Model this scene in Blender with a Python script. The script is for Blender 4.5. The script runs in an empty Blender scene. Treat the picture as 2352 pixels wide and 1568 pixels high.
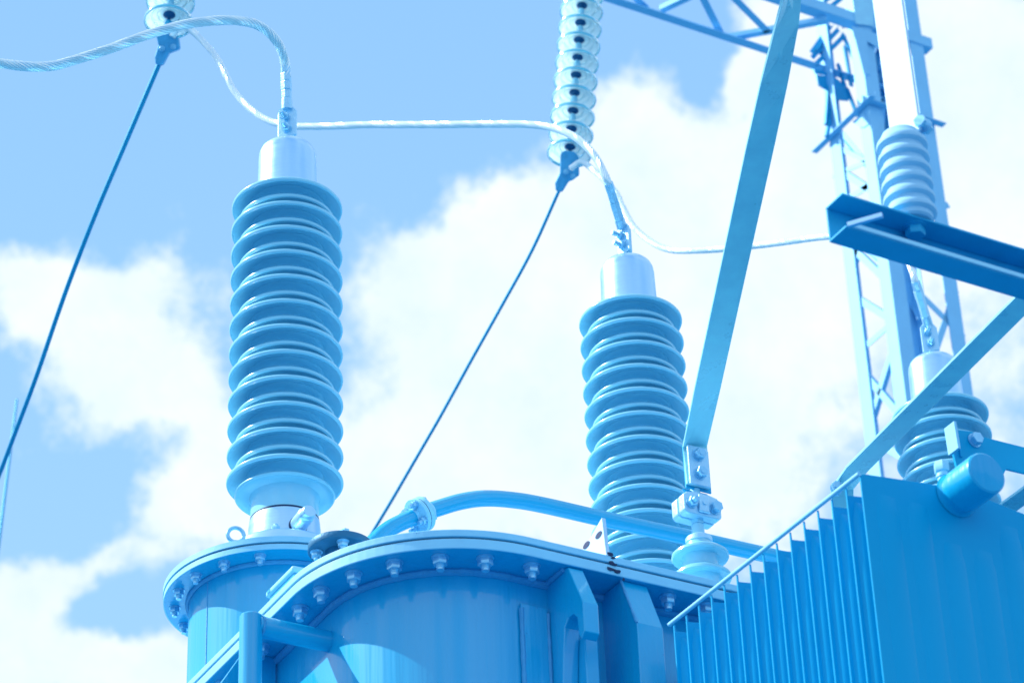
import bpy, math, random
from mathutils import Vector as Vc, Matrix, Quaternion
random.seed(7)
PI = math.pi
# ------------------------------------------------------------------ camera, world, sun
S = bpy.context.scene
F, CX, CY = 6550.0, 1176.0, 784.0                # focal length and centre in survey units
Zc = Vc((-.0353, .8429, .5369)).normalized()     # world axes seen from the camera (right, up, forward)
Xc = Vc((13620, -3601, 6550)); Xc = (Xc - Zc * Xc.dot(Zc)).normalized()
Yc = Xc.cross(Zc).normalized()
if Yc.z < 0: Yc = -Yc
CAM = Vc((0, 0, 1.6))
RGT = Vc((Xc.x, Yc.x, Zc.x)); UPW = Vc((Xc.y, Yc.y, Zc.y)); FWD = Vc((Xc.z, Yc.z, Zc.z))
cam = bpy.data.cameras.new('camera'); camo = bpy.data.objects.new('camera', cam); S.collection.objects.link(camo)
camo.matrix_world = Matrix(((RGT.x, UPW.x, -FWD.x, CAM.x), (RGT.y, UPW.y, -FWD.y, CAM.y), (RGT.z, UPW.z, -FWD.z, CAM.z), (0, 0, 0, 1)))
cam.sensor_width = 36; cam.lens = 36 * F / 2352; cam.clip_start = .05; cam.clip_end = 5000
cam.dof.use_dof = True; cam.dof.focus_distance = 5.95; cam.dof.aperture_fstop = 8.0
S.camera = camo
S.view_settings.view_transform = 'Standard'; S.view_settings.look = 'None'
S.view_settings.exposure = 0.42; S.view_settings.gamma = 1
SUN_EL, SUN_AZ = math.radians(44), math.radians(145)   # azimuth counter-clockwise from +X
sd = Vc((math.cos(SUN_EL) * math.cos(SUN_AZ), math.cos(SUN_EL) * math.sin(SUN_AZ), math.sin(SUN_EL)))
sl = bpy.data.lights.new('sun', 'SUN'); sl.energy = 4.2; sl.angle = math.radians(.6); sl.color = (1, .98, .94)
so = bpy.data.objects.new('sun', sl); S.collection.objects.link(so); so.rotation_euler = sd.to_track_quat('Z', 'Y').to_euler()

W = bpy.data.worlds.new('World'); S.world = W; W.use_nodes = True
nt = W.node_tree; N = nt.nodes; L = nt.links; N.clear()
def nd(t, **k):
    n = N.new(t)
    for a, b in k.items(): setattr(n, a, b)
    return n
def vmath(op, a, b=None):
    n = nd('ShaderNodeVectorMath', operation=op)
    for i, v in enumerate((a, b)):
        if v is None: continue
        if isinstance(v, (tuple, Vc)): n.inputs[i].default_value = v
        else: L.new(v, n.inputs[i])
    return n
def smath(op, a, b=None, c=None, clamp=False):
    n = nd('ShaderNodeMath', operation=op, use_clamp=clamp)
    for i, v in enumerate((a, b, c)):
        if v is None: continue
        if isinstance(v, (int, float)): n.inputs[i].default_value = v
        else: L.new(v, n.inputs[i])
    return n.outputs[0]
tc = nd('ShaderNodeTexCoord')
dirn = vmath('NORMALIZE', tc.outputs['Generated']).outputs[0]
def noise(scale, detail, rough, vec, off=(0, 0, 0)):
    a = vmath('ADD', vec, off).outputs[0]
    n = nd('ShaderNodeTexNoise'); n.inputs['Scale'].default_value = scale; n.inputs['Detail'].default_value = detail
    n.inputs['Roughness'].default_value = rough; L.new(a, n.inputs['Vector']); return n
warp = noise(22, 4, .55, dirn, (3.1, 1.7, .4))
wv = vmath('MULTIPLY', vmath('SUBTRACT', warp.outputs['Color'], (.5, .5, .5)).outputs[0], (.05, .05, .05)).outputs[0]
dw = vmath('ADD', dirn, wv).outputs[0]
comb = nd('ShaderNodeCombineXYZ')
for i, ax in enumerate((RGT, UPW, FWD)):
    L.new(vmath('DOT_PRODUCT', dw, tuple(ax)).outputs['Value'], comb.inputs[i])
p = comb.outputs[0]
BL = [(230,650,170,70,1.05),(330,810,130,90,.95),(430,920,110,85,.7),(230,900,70,60,.5),(90,770,90,50,.45),(100,1010,80,18,.3),(40,680,110,70,.5),(520,1010,60,60,.35),
      (500,1165,110,60,.95),(400,1230,80,40,.5),(40,1400,95,78,1.15),(250,1305,130,28,.7),(60,1530,200,45,.55),(320,1540,130,50,1.0),(470,1500,90,60,.6),
      (1060,900,200,200,1.15),(900,1090,260,130,.9),(1290,640,200,180,1.3),(1440,300,130,110,1.2),(1790,260,90,170,1.5),
      (1700,640,260,220,1.1),(1500,1050,330,200,.95),(1160,470,70,50,.45),(860,660,90,60,.35),(970,570,45,40,.4),
      (2230,50,200,110,.75),(2230,300,200,160,.55),(2000,450,230,300,.55),(2150,1000,420,420,.5),(1900,60,90,110,.6),
      (1980,900,220,240,-.6),(2320,430,160,140,.4),(2330,800,120,150,.2),(1630,190,45,90,-1.0),(850,930,60,70,-.5),(210,1120,130,70,-.12),(130,950,90,40,.32),(230,1405,90,38,-.4),(650,640,100,160,-.25),(1180,250,200,110,-.5),(680,100,600,200,-.3)]
tot = None
for (u, v, su, sv, am) in BL:
    c = Vc(((u - CX) / F, (CY - v) / F, 1)).normalized()
    q = vmath('MULTIPLY', vmath('SUBTRACT', p, tuple(c)).outputs[0], (F / su / 1.414, F / sv / 1.414, 3.0)).outputs[0]
    g = smath('EXPONENT', smath('MULTIPLY', vmath('DOT_PRODUCT', q, q).outputs['Value'], -1.0))
    g = smath('MULTIPLY', g, am)
    tot = g if tot is None else smath('ADD', tot, g)
n1 = noise(50, 12, .70, dirn); n2 = noise(2.6, 5, .5, dirn, (5, 2, 9)); n3 = noise(26, 8, .62, dirn, (1, 8, 3))
away = smath('SUBTRACT', 1.0, vmath('DOT_PRODUCT', dirn, tuple(FWD)).outputs['Value'])        # 0 where the photograph looks
awf = smath('MULTIPLY', smath('SUBTRACT', away, .06), 12, clamp=True)
bg = smath('MULTIPLY', smath('MULTIPLY', smath('SUBTRACT', n2.outputs['Fac'], .38), 4.0), awf)
f = smath('ADD', smath('ADD', tot, bg), smath('MULTIPLY', smath('SUBTRACT', n1.outputs['Fac'], .5), 1.7))
mr = nd('ShaderNodeMapRange', interpolation_type='SMOOTHSTEP'); L.new(f, mr.inputs['Value'])
mr.inputs['From Min'].default_value = .18; mr.inputs['From Max'].default_value = .95
sky = nd('ShaderNodeTexSky', sky_type='NISHITA'); sky.sun_disc = False; sky.sun_elevation = SUN_EL
sky.sun_rotation = PI / 2 - SUN_AZ; sky.air_density = 1.0; sky.dust_density = .6
skc = vmath('MULTIPLY', sky.outputs[0], (.115, .115, .115)).outputs[0]       # Nishita at strength 0.115
skt = vmath('MULTIPLY', skc, (1.60, 1.75, 1.62)).outputs[0]
mx = nd('ShaderNodeMix', data_type='RGBA', blend_type='MIX'); mx.inputs['Factor'].default_value = .9
L.new(skt, mx.inputs['A'])
sep = nd('ShaderNodeSeparateXYZ'); L.new(dirn, sep.inputs[0])
hz = nd('ShaderNodeMapRange'); L.new(sep.outputs['Z'], hz.inputs['Value']); hz.inputs['From Min'].default_value = .38; hz.inputs['From Max'].default_value = .64
hm = nd('ShaderNodeMix', data_type='RGBA'); L.new(hz.outputs[0], hm.inputs['Factor'])
hm.inputs['A'].default_value = (.30, .54, .87, 1); hm.inputs['B'].default_value = (.232, .462, .83, 1)      # paler towards the horizon
L.new(hm.outputs['Result'], mx.inputs['B'])
cr = nd('ShaderNodeMix', data_type='RGBA'); L.new(n3.outputs['Fac'], cr.inputs['Factor'])
cr.inputs['A'].default_value = (.50, .66, .78, 1); cr.inputs['B'].default_value = (.86, .88, .90, 1)
m2 = nd('ShaderNodeMix', data_type='RGBA'); L.new(mr.outputs[0], m2.inputs['Factor']); L.new(mx.outputs['Result'], m2.inputs['A']); L.new(cr.outputs['Result'], m2.inputs['B'])
bgn = nd('ShaderNodeBackground'); L.new(m2.outputs['Result'], bgn.inputs['Color']); bgn.inputs['Strength'].default_value = 1.0
out = nd('ShaderNodeOutputWorld'); L.new(bgn.outputs[0], out.inputs['Surface'])

# ------------------------------------------------------------------ survey helpers: points on real planes
def ray(u, v):
    a, b = (u - CX) / F, (CY - v) / F
    return RGT * a + UPW * b + FWD
def wd(u, v, d): return CAM + ray(u, v) * d
def wz(u, v, z): r = ray(u, v); return CAM + r * ((z - CAM.z) / r.z)
def wy(u, v, y): r = ray(u, v); return CAM + r * (y / r.y)
def wx(u, v, x): r = ray(u, v); return CAM + r * (x / r.x)

# ------------------------------------------------------------------ materials
def mat(name, base, rough=.5, metal=0., spec=.5, coat=0., var=.0, vscale=8., dirt=None, bump=0., bscale=60., bdist=.002, trans=0., ior=1.45, stretch=(1, 1, 1), rvar=0.):
    m = bpy.data.materials.new(name); m.use_nodes = True
    t = m.node_tree; b = t.nodes['Principled BSDF']; k = t.links
    b.inputs['Roughness'].default_value = rough; b.inputs['Metallic'].default_value = metal
    b.inputs['Specular IOR Level'].default_value = spec; b.inputs['Coat Weight'].default_value = coat; b.inputs['Coat Roughness'].default_value = .07; b.inputs['Coat IOR'].default_value = 1.6
    b.inputs['Transmission Weight'].default_value = trans; b.inputs['IOR'].default_value = ior
    b.inputs['Base Color'].default_value = (*base, 1)
    co = t.nodes.new('ShaderNodeTexCoord'); mp = t.nodes.new('ShaderNodeMapping'); mp.inputs['Scale'].default_value = stretch
    k.new(co.outputs['Object'], mp.inputs['Vector'])
    col = None
    if var or dirt or rvar:
        n = t.nodes.new('ShaderNodeTexNoise'); n.inputs['Scale'].default_value = vscale; n.inputs['Detail'].default_value = 7; n.inputs['Roughness'].default_value = .6
        k.new(mp.outputs[0], n.inputs['Vector'])
        x = t.nodes.new('ShaderNodeMix'); x.data_type = 'RGBA'; k.new(n.outputs['Fac'], x.inputs['Factor'])
        x.inputs['A'].default_value = (*[c * (1 - var) for c in base], 1); x.inputs['B'].default_value = (*[min(1, c * (1 + var)) for c in base], 1)
        col = x.outputs['Result']
        if rvar:
            r = t.nodes.new('ShaderNodeMapRange'); k.new(n.outputs['Fac'], r.inputs['Value']); r.inputs['From Min'].default_value = .3; r.inputs['From Max'].default_value = .7
            r.inputs['To Min'].default_value = max(.02, rough - rvar); r.inputs['To Max'].default_value = rough + rvar; k.new(r.outputs[0], b.inputs['Roughness'])
        if dirt:
            dc, ds, lo, hi = dirt
            n2 = t.nodes.new('ShaderNodeTexNoise'); n2.inputs['Scale'].default_value = ds; n2.inputs['Detail'].default_value = 5; n2.inputs['Roughness'].default_value = .65
            k.new(co.outputs['Object'], n2.inputs['Vector'])
            n3 = t.nodes.new('ShaderNodeTexNoise'); n3.inputs['Scale'].default_value = ds / 14; n3.inputs['Detail'].default_value = 2
            k.new(co.outputs['Object'], n3.inputs['Vector'])
            ad = t.nodes.new('ShaderNodeMath'); ad.operation = 'MULTIPLY_ADD'; k.new(n3.outputs['Fac'], ad.inputs[0]); ad.inputs[1].default_value = .5; k.new(n2.outputs['Fac'], ad.inputs[2])
            r2 = t.nodes.new('ShaderNodeMapRange'); k.new(ad.outputs[0], r2.inputs['Value']); r2.inputs['From Min'].default_value = lo; r2.inputs['From Max'].default_value = hi
            y = t.nodes.new('ShaderNodeMix'); y.data_type = 'RGBA'; k.new(r2.outputs[0], y.inputs['Factor']); k.new(col, y.inputs['A']); y.inputs['B'].default_value = (*dc, 1)
            col = y.outputs['Result']
        k.new(col, b.inputs['Base Color'])
    if bump:
        n = t.nodes.new('ShaderNodeTexNoise'); n.inputs['Scale'].default_value = bscale; n.inputs['Detail'].default_value = 4
        k.new(mp.outputs[0], n.inputs['Vector'])
        bp = t.nodes.new('ShaderNodeBump'); bp.inputs['Strength'].default_value = bump; bp.inputs['Distance'].default_value = bdist
        k.new(n.outputs['Fac'], bp.inputs['Height']); k.new(bp.outputs[0], b.inputs['Normal'])
    return m
M = {}
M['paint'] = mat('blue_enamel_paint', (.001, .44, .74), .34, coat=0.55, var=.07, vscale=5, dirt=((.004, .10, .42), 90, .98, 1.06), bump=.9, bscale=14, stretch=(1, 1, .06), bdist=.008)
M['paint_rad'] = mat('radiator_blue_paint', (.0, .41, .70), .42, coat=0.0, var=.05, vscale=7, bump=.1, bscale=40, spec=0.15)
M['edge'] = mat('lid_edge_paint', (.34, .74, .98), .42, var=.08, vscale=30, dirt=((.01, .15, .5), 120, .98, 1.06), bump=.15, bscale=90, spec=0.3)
M['weld'] = mat('weld_bead_paint', (.07, .40, .70), .5, var=.1, vscale=60, bump=1.0, bscale=220)
M['porcelain'] = mat('glazed_porcelain', (.29, .69, .86), .24, coat=0.25, var=.03, vscale=9, dirt=((.03, .22, .45), 170, 1.02, 1.07))
M['alum'] = mat('brushed_aluminium', (.46, .74, .98), .34, metal=.85, var=.07, vscale=30, stretch=(1, 1, 9), rvar=.06)
M['alum2'] = mat('cast_aluminium', (.46,.76,.98), .42, metal=.55, var=.10, vscale=40, bump=.35, bscale=160, rvar=.08)
M['strand'] = mat('aluminium_strand', (.80, .93, 1.0), .28, metal=0.5, var=.10, vscale=30)
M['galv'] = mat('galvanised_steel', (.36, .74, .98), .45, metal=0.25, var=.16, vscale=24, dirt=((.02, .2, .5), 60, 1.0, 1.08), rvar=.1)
M['galvd'] = mat('galvanised_steel_shaded', (.01, .42, .70), .5, metal=0.1, var=.14, vscale=24, rvar=.1)  # darker copy of galv, with shade put into its base colour
M['bar'] = mat('rolled_aluminium_bar', (.38, .80, .96), .34, metal=0.15, var=.22, vscale=16, stretch=(1, 1, .3), dirt=((.02, .22, .5), 38, .98, 1.05), rvar=.12)
M['zinc'] = mat('zinc_bolt', (.34, .68, .92), .36, metal=0.6, var=.15, vscale=120, rvar=.1)
M['tower'] = mat('tower_galvanised', (.28, .64, .90), .55, metal=.15, var=.10, vscale=10)
M['black'] = mat('dark_gasket_rubber', (.004,.03,.10), .6, var=.2, vscale=60)
M['iron'] = mat('dark_valve_iron', (.02,.17,.32), .5, metal=.3, var=.3, vscale=40, bump=.5, bscale=120)
M['capm'] = mat('dark_disc_cap', (.0,.09,.24), .45, metal=.3, var=.2, vscale=60)
M['wire'] = mat('dark_conductor', (.0,.34,.58), .5, metal=.3, var=.1, vscale=60)
M['glass'] = mat('toughened_glass', (.93,1.0,1.0), .06, trans=.55, ior=1.25)
M['glassrim'] = mat('glass_rim', (.20,.72,.88), .08, trans=.5, ior=1.35)
M['rib'] = mat('matt_porcelain', (.36,.66,.86), .6, var=.05, vscale=20)
def add_translucent(m, col, fac):
    t = m.node_tree; b = t.nodes['Principled BSDF']; o = t.nodes['Material Output']
    tr = t.nodes.new('ShaderNodeBsdfTranslucent'); tr.inputs['Color'].default_value = (*col, 1)
    mx_ = t.nodes.new('ShaderNodeMixShader'); mx_.inputs[0].default_value = fac
    t.links.new(b.outputs[0], mx_.inputs[1]); t.links.new(tr.outputs[0], mx_.inputs[2]); t.links.new(mx_.outputs[0], o.inputs['Surface'])
add_translucent(M['glass'], (.85, 1.0, 1.0), .35)
M['clampm'] = mat('forged_clamp_steel', (.10, .46, .74), .45, metal=.3, var=.3, vscale=60, bump=.4, bscale=90)
M['dark'] = mat('shadowed_steel_blue', (.0, .20, .45), .6, var=.15, vscale=20)  # shadow on the tower's inner plates and braces, put into the colour
M['white'] = mat('white_bracket_sunlit_bar', (.62, .82, 1.0), .5, var=.04, vscale=20)  # bracket white; on the upright bar it stands in for sunlight
M['ground'] = mat('pale_gravel', (.04, .16, .28), .95, var=.3, vscale=9, bump=.5, bscale=30)

# ------------------------------------------------------------------ mesh builder
class MB:
    def __init__(s): s.v = []; s.f = []; s.sm = []
    def add(s, vs, fs, smooth=False):
        o = len(s.v); s.v += [Vc(v) for v in vs]; s.f += [[i + o for i in f] for f in fs]; s.sm += [smooth] * len(fs); return s
    def hexa(s, a):      # 8 corners: bottom 4 ccw, top 4 ccw
        return s.add(a, [(3, 2, 1, 0), (4, 5, 6, 7), (0, 1, 5, 4), (1, 2, 6, 5), (2, 3, 7, 6), (3, 0, 4, 7)])
    def box(s, lo, hi):
        x0, y0, z0 = lo; x1, y1, z1 = hi
        return s.hexa([(x0, y0, z0), (x1, y0, z0), (x1, y1, z0), (x0, y1, z0), (x0, y0, z1), (x1, y0, z1), (x1, y1, z1), (x0, y1, z1)])
    def beam(s, a, b, w, h, side=None):   # rectangular bar a->b, w along side, h along the other
        a, b = Vc(a), Vc(b); d = (b - a).normalized()
        side = Vc(side) if side is not None else (d.cross(Vc((0, 0, 1))) if abs(d.z) < .95 else Vc((1, 0, 0)))
        side = (side - d * side.dot(d)).normalized(); up = d.cross(side).normalized()
        c = []
        for q in (a, b):
            for i, j in ((-1, -1), (1, -1), (1, 1), (-1, 1)): c.append(q + side * (w / 2 * i) + up * (h / 2 * j))
        return s.hexa([c[3], c[2], c[1], c[0], c[7], c[6], c[5], c[4]])
    def angle(s, a, b, w, t, n1, n2):     # L-section: two flanges from the corner line a-b, along n1 and n2
        n1, n2 = Vc(n1).normalized(), Vc(n2).normalized(); a, b = Vc(a), Vc(b)
        s.beam(a + n1 * (w / 2) + n2 * (t / 2), b + n1 * (w / 2) + n2 * (t / 2), w, t, n1)
        s.beam(a + n2 * ((w + t) / 2 + .0002) + n1 * (t / 2), b + n2 * ((w + t) / 2 + .0002) + n1 * (t / 2), w - t, t, n2)
        return s
    def lathe(s, prof, org=(0, 0, 0), ax=(0, 0, 1), n=64, smooth=True, closed=False):
        org = Vc(org); ax = Vc(ax).normalized(); e1 = ax.orthogonal().normalized()
        if abs(ax.z) > .99: e1 = Vc((1, 0, 0))
        e1 = (e1 - ax * e1.dot(ax)).normalized(); e2 = ax.cross(e1)
        vs = []; m = len(prof)
        for r, z in prof:
            for i in range(n):
                t = 2 * PI * i / n; vs.append(org + ax * z + (e1 * math.cos(t) + e2 * math.sin(t)) * r)
        fs = []
        for j in range(m if closed else m - 1):
            k = (j + 1) % m
            for i in range(n):
                i2 = (i + 1) % n; fs.append((j * n + i, j * n + i2, k * n + i2, k * n + i))
        s.add(vs, fs, smooth)
        if not closed:
            if prof[0][0] > 1e-5: s.add(vs[:n], [tuple(range(n))[::-1]], False)
            if prof[-1][0] > 1e-5: s.add(vs[-n:], [tuple(range(n))], False)
        return s
    def cyl(s, a, b, r, r2=None, n=24, smooth=True):
        a, b = Vc(a), Vc(b); return s.lathe([(r, 0), (r2 if r2 is not None else r, (b - a).length)], a, b - a, n, smooth)
    def hexn(s, a, b, r): # chamfered hexagon nut
        a, b = Vc(a), Vc(b); h = (b - a).length
        return s.lathe([(r * .93, 0), (r, h * .1), (r, h * .9), (r * .93, h)], a, b - a, 6, False)
    def prism(s, poly, d):   # planar polygon (3-D points) extruded by vector d
        poly = [Vc(q) for q in poly]; d = Vc(d); n = len(poly)
        nn = sum((poly[i].cross(poly[(i + 1) % n]) for i in range(n)), Vc())
        if nn.dot(d) < 0: poly = poly[::-1]
        vs = poly + [q + d for q in poly]
        return s.add(vs, [tuple(range(n))[::-1], tuple(range(n, 2 * n))] + [(i, (i + 1) % n, n + (i + 1) % n, n + i) for i in range(n)])
    def tube(s, pts, r, n=10, up=None, caps=True, tw=0.):
        pts = [Vc(q) for q in pts]; m = len(pts); T = [((pts[min(i + 1, m - 1)] - pts[max(i - 1, 0)]).normalized()) for i in range(m)]
        e = T[0].orthogonal().normalized(); fr = []
        for i in range(m):
            e = (e - T[i] * e.dot(T[i])).normalized(); fr.append((e, T[i].cross(e)))
        vs = []
        for i in range(m):
            rr = r[i] if isinstance(r, (list, tuple)) else r
            for j in range(n):
                t = 2 * PI * j / n + tw * i; vs.append(pts[i] + (fr[i][0] * math.cos(t) + fr[i][1] * math.sin(t)) * rr)
        s.add(vs, [(i * n + j, i * n + (j + 1) % n, (i + 1) * n + (j + 1) % n, (i + 1) * n + j) for i in range(m - 1) for j in range(n)], True)
        if caps: s.add(vs[:n], [tuple(range(n))[::-1]]); s.add(vs[-n:], [tuple(range(n))])
        return s
    def build(s, name, m, parent=None, org=None, bevel=0, seg=2):
        org = Vc(org) if org is not None else (base_of(parent) if parent else Vc())
        me = bpy.data.meshes.new(name); me.from_pydata([tuple(v - org) for v in s.v], [], s.f); me.materials.append(M[m] if isinstance(m, str) else m)
        me.polygons.foreach_set('use_smooth', s.sm); me.update()
        if any(s.sm): me.set_sharp_from_angle(angle=math.radians(38))
        o = bpy.data.objects.new(name, me); S.collection.objects.link(o)
        if parent: o.parent = parent
        else: o.location = org
        if bevel:
            b = o.modifiers.new('bevel', 'BEVEL'); b.width = bevel; b.segments = seg; b.limit_method = 'ANGLE'; b.angle_limit = math.radians(40)
        return o
BASE = {}
def base_of(o):
    while o.parent: o = o.parent
    return BASE.get(o.name, Vc(o.location))
def tag(o, label=None, cat=None, group=None, kind=None):
    for k, v in (('label', label), ('category', cat), ('group', group), ('kind', kind)):
        if v: o[k] = v
    return o
def thing(name, label, cat, loc, group=None):
    o = bpy.data.objects.new(name, None); S.collection.objects.link(o); o.location = loc; o.empty_display_size = .1
    BASE[o.name] = Vc(loc); return tag(o, label, cat, group)
def copy_tree(o, parent=None):
    c = o.copy(); S.collection.objects.link(c)
    if parent: c.parent = parent
    for ch in [x for x in S.objects if x.parent == o]: copy_tree(ch, c)
    return c
def bez(pts, n=14):      # Catmull-Rom through points
    P = [Vc(q) for q in pts]; P = [P[0] * 2 - P[1]] + P + [P[-1] * 2 - P[-2]]; o = []
    for i in range(1, len(P) - 2):
        for k in range(n):
            t = k / n; a, b, c, d = P[i - 1], P[i], P[i + 1], P[i + 2]
            o.append(.5 * ((2 * b) + (c - a) * t + (2 * a - 5 * b + 4 * c - d) * t * t + (3 * b - a - 3 * c + d) * t ** 3))
    o.append(P[-2]); return o

# ------------------------------------------------------------------ ground
g = MB().add([(-1500, -1500, 0), (1500, -1500, 0), (1500, 1500, 0), (-1500, 1500, 0)], [(0, 1, 2, 3)]).build('ground', 'ground'); g['kind'] = 'structure'

# ------------------------------------------------------------------ bolts
def bolt_protos():
    return {}
_bm = {}
def add_bolt(parent, p, d, r=.0085, length=.036, nut_at=0., grip=.05, name='bolt', nutm='zinc', headm='zinc', wash=True):
    """bolt with nut on the +d side of point p and a head behind it"""
    d = Vc(d).normalized(); key = (r, length, grip, nutm, headm, wash)
    if key not in _bm:
        z = Vc((0, 0, 1)); s = MB()
        s.cyl((0, 0, -grip), (0, 0, length), r, n=18)
        for i in range(5): s.lathe([(r, 0), (r * 1.09, .0012), (r, .0024)], (0, 0, length - .004 - .0030 * i - .0024), z, 18)
        s.hexn((0, 0, -grip - r * 1.15), (0, 0, -grip), r * 1.85)
        n_ = MB().hexn((0, 0, r * .5), (0, 0, r * 2.2), r * 1.95)
        w_ = MB().lathe([(r * 1.0, 0), (r * 2.25, 0), (r * 2.25, r * .28), (r * 1.75, r * .30), (r * 1.75, r * .5), (r, r * .5)], (0, 0, 0), z, 24)
        def mk(mb, nm, mt):
            me = bpy.data.meshes.new(nm); me.from_pydata([tuple(v) for v in mb.v], [], mb.f); me.materials.append(M[mt]); me.polygons.foreach_set('use_smooth', mb.sm)
            me.set_sharp_from_angle(angle=math.radians(38)); me.update(); return me
        _bm[key] = (mk(s, 'bolt', headm), mk(n_, 'nut', nutm), mk(w_, 'washer', nutm))
    a, b, c = _bm[key]
    o = bpy.data.objects.new(name, a); S.collection.objects.link(o); o.parent = parent
    o.location = Vc(p) - base_of(parent); o.rotation_euler = (d.to_track_quat('Z', 'Y') @ Quaternion((0, 0, 1), random.uniform(0, 1.0))).to_euler()
    n = bpy.data.objects.new('nut', b); S.collection.objects.link(n); n.parent = o
    if wash:
        w = bpy.data.objects.new('washer', c); S.collection.objects.link(w); w.parent = o
    return o

# ------------------------------------------------------------------ transformer tank
ZL = 4.10; XL, YF = 1.985, 3.972; CXf, CYf = 2.315, 4.302
def outline(inset, n=28, x1=4.6, y1=5.6):
    """left side, rounded front-left corner, front side; closed behind"""
    r = CXf - XL - inset; P = [(XL + inset, y1), (XL + inset, CYf)]
    for i in range(1, n): t = PI + (PI / 2) * i / n; P.append((CXf + r * math.cos(t), CYf + r * math.sin(t)))
    P += [(CXf, YF + inset), (x1, YF + inset), (x1, y1)]
    return P
tank = thing('transformer_tank', 'big blue transformer tank with bolted lid, rounded corner and lifting lugs', 'transformer', (2.9, 4.7, 0))
def slab(inset, z0, z1): return MB().prism([(x, y, z0) for x, y in outline(inset)], (0, 0, z1 - z0))
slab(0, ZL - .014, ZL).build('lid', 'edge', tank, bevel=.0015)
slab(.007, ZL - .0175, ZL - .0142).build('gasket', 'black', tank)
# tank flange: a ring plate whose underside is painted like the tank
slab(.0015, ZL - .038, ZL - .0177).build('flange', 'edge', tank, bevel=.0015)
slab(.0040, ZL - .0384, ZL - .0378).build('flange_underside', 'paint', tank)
wl = MB(); P = outline(.085, 40); n = len(P)
wl.add([(x, y, .3) for x, y in P] + [(x, y, ZL - .0386) for x, y in P], [(i, (i + 1) % n, n + (i + 1) % n, n + i) for i in range(n)], True)
wl.build('wall', 'paint', tank)
def wob(pts, r, amp=.0009):
    return [r + random.uniform(-amp, amp) for _ in pts]
wb = []
Q = [Vc((x, y, ZL - .043)) for x, y in outline(.083, 60)][:-1]
for a, b in zip(Q[:-1], Q[1:]):
    k = max(1, int((b - a).length / .012))
    for i in range(k): wb.append(a.lerp(b, i / k))
MB().tube(wb, wob(wb, .008), 8).build('weld_seam', 'weld', tank)
# bolts round the lid
bz = ZL - .0385; bp = []
rb = CXf - XL - .034
for dg in (189.7, 206.5, 223, 239.5, 255.5): bp.append((CXf + rb * math.cos(math.radians(dg)), CYf + rb * math.sin(math.radians(dg))))
bp += [(x, YF + .034) for x in (2.333, 2.625, 2.71, 2.80, 2.89, 2.98, 3.07)]
bp += [(XL + .034, y) for y in (4.335, 4.42, 4.51, 4.60, 4.69)]
for x, y in bp: add_bolt(tank, (x, y, bz), (0, 0, -1), r=.0073, length=.027, grip=.0385)
# lifting lug on the front wall (plate with a hook mouth) and box rib beside it
def lug(org, nrm, side, w, name, rib=False):
    """profile in the plane (nrm, z); org = wall point on the plate's left side at z; nrm outward"""
    org, nrm, side = Vc(org), Vc(nrm), Vc(side)
    def P3(o, z): return org + nrm * o + Vc((0, 0, z))
    return P3
xh = 2.393; wallY = YF + .085
def P(x, y, z): return Vc((x, y, z))
zt = ZL - .0386
poly = [(4.06, zt), (3.986, zt), (3.977, zt - .004), (3.931, 3.966), (3.931, 3.907), (3.944, 3.897), (3.951, 3.909), (3.955, 3.945), (3.968, 3.958), (3.986, 3.958), (4.000, 3.945), (4.008, 3.90), (4.020, 3.80), (4.020, 3.2), (4.06, 3.2)]
MB().prism([(xh, y, z) for y, z in poly], (.032, 0, 0)).build('lifting_hook', 'paint', tank, bevel=.002)
MB().box((xh + .0325, 3.985, 3.2), (xh + .060, 4.06, 3.93)).build('hook_gusset', 'paint', tank, bevel=.002)
MB().box((2.332, 4.049, 3.0), (2.386, 4.0565, 4.006)).build('pad_plate', 'paint', tank, bevel=.0015)
for x in (2.334, 2.389):
    q = [Vc((x, 4.052, 3.0 + .012 * i)) for i in range(84)]; MB().tube(q, wob(q, .0045, .0008), 8).build('weld_bead', 'weld', tank)
q = [Vc((2.39, 3.99 + .006 * i, zt - .003)) for i in range(11)]; MB().tube(q, wob(q, .005), 8).build('weld_bead', 'weld', tank)
xr = 2.511; poly = [(4.06, zt), (3.986, zt), (3.940, 3.953), (3.940, 2.6), (4.06, 2.6)]
MB().prism([(xr, y, z) for y, z in poly], (.056, 0, 0)).build('stiffening_rib', 'paint', tank, bevel=.002)
q = [Vc((xr, 3.986, zt)).lerp(Vc((xr, 3.940, 3.953)), i / 14) for i in range(15)]; MB().tube(q, wob(q, .0028, .0008), 8).build('weld_bead', 'weld', tank)
# rib on the left wall
yl = 4.545; poly = [(2.066, zt), (1.998, zt), (1.952, 3.985), (1.935, 3.90), (1.930, 3.6), (2.066, 3.6)]
MB().prism([(x, yl, z) for x, z in poly], (0, .014, 0)).build('stiffening_rib', 'paint', tank, bevel=.0012)
# dark sealant drips on the lid edge by the bracket foot
s = MB()
for (u, v, a, b) in ((1402, 1273, .0085, .004), (1408, 1281, .005, .003), (1404, 1292, .007, .004), (1411, 1296, .006, .003), (1402, 1306, .009, .004), (1418, 1312, .010, .004), (1432, 1330, .003, .003)):
    c = wy(u, v, YF + .0002); n_ = 11
    s.prism([c + Vc((a * math.cos(2 * PI * i / n_) * random.uniform(.6, 1.2), 0, b * math.sin(2 * PI * i / n_) * random.uniform(.6, 1.2))) for i in range(n_)], (0, -.0012, 0))
s.build('sealant_drips', 'black', tank)
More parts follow.
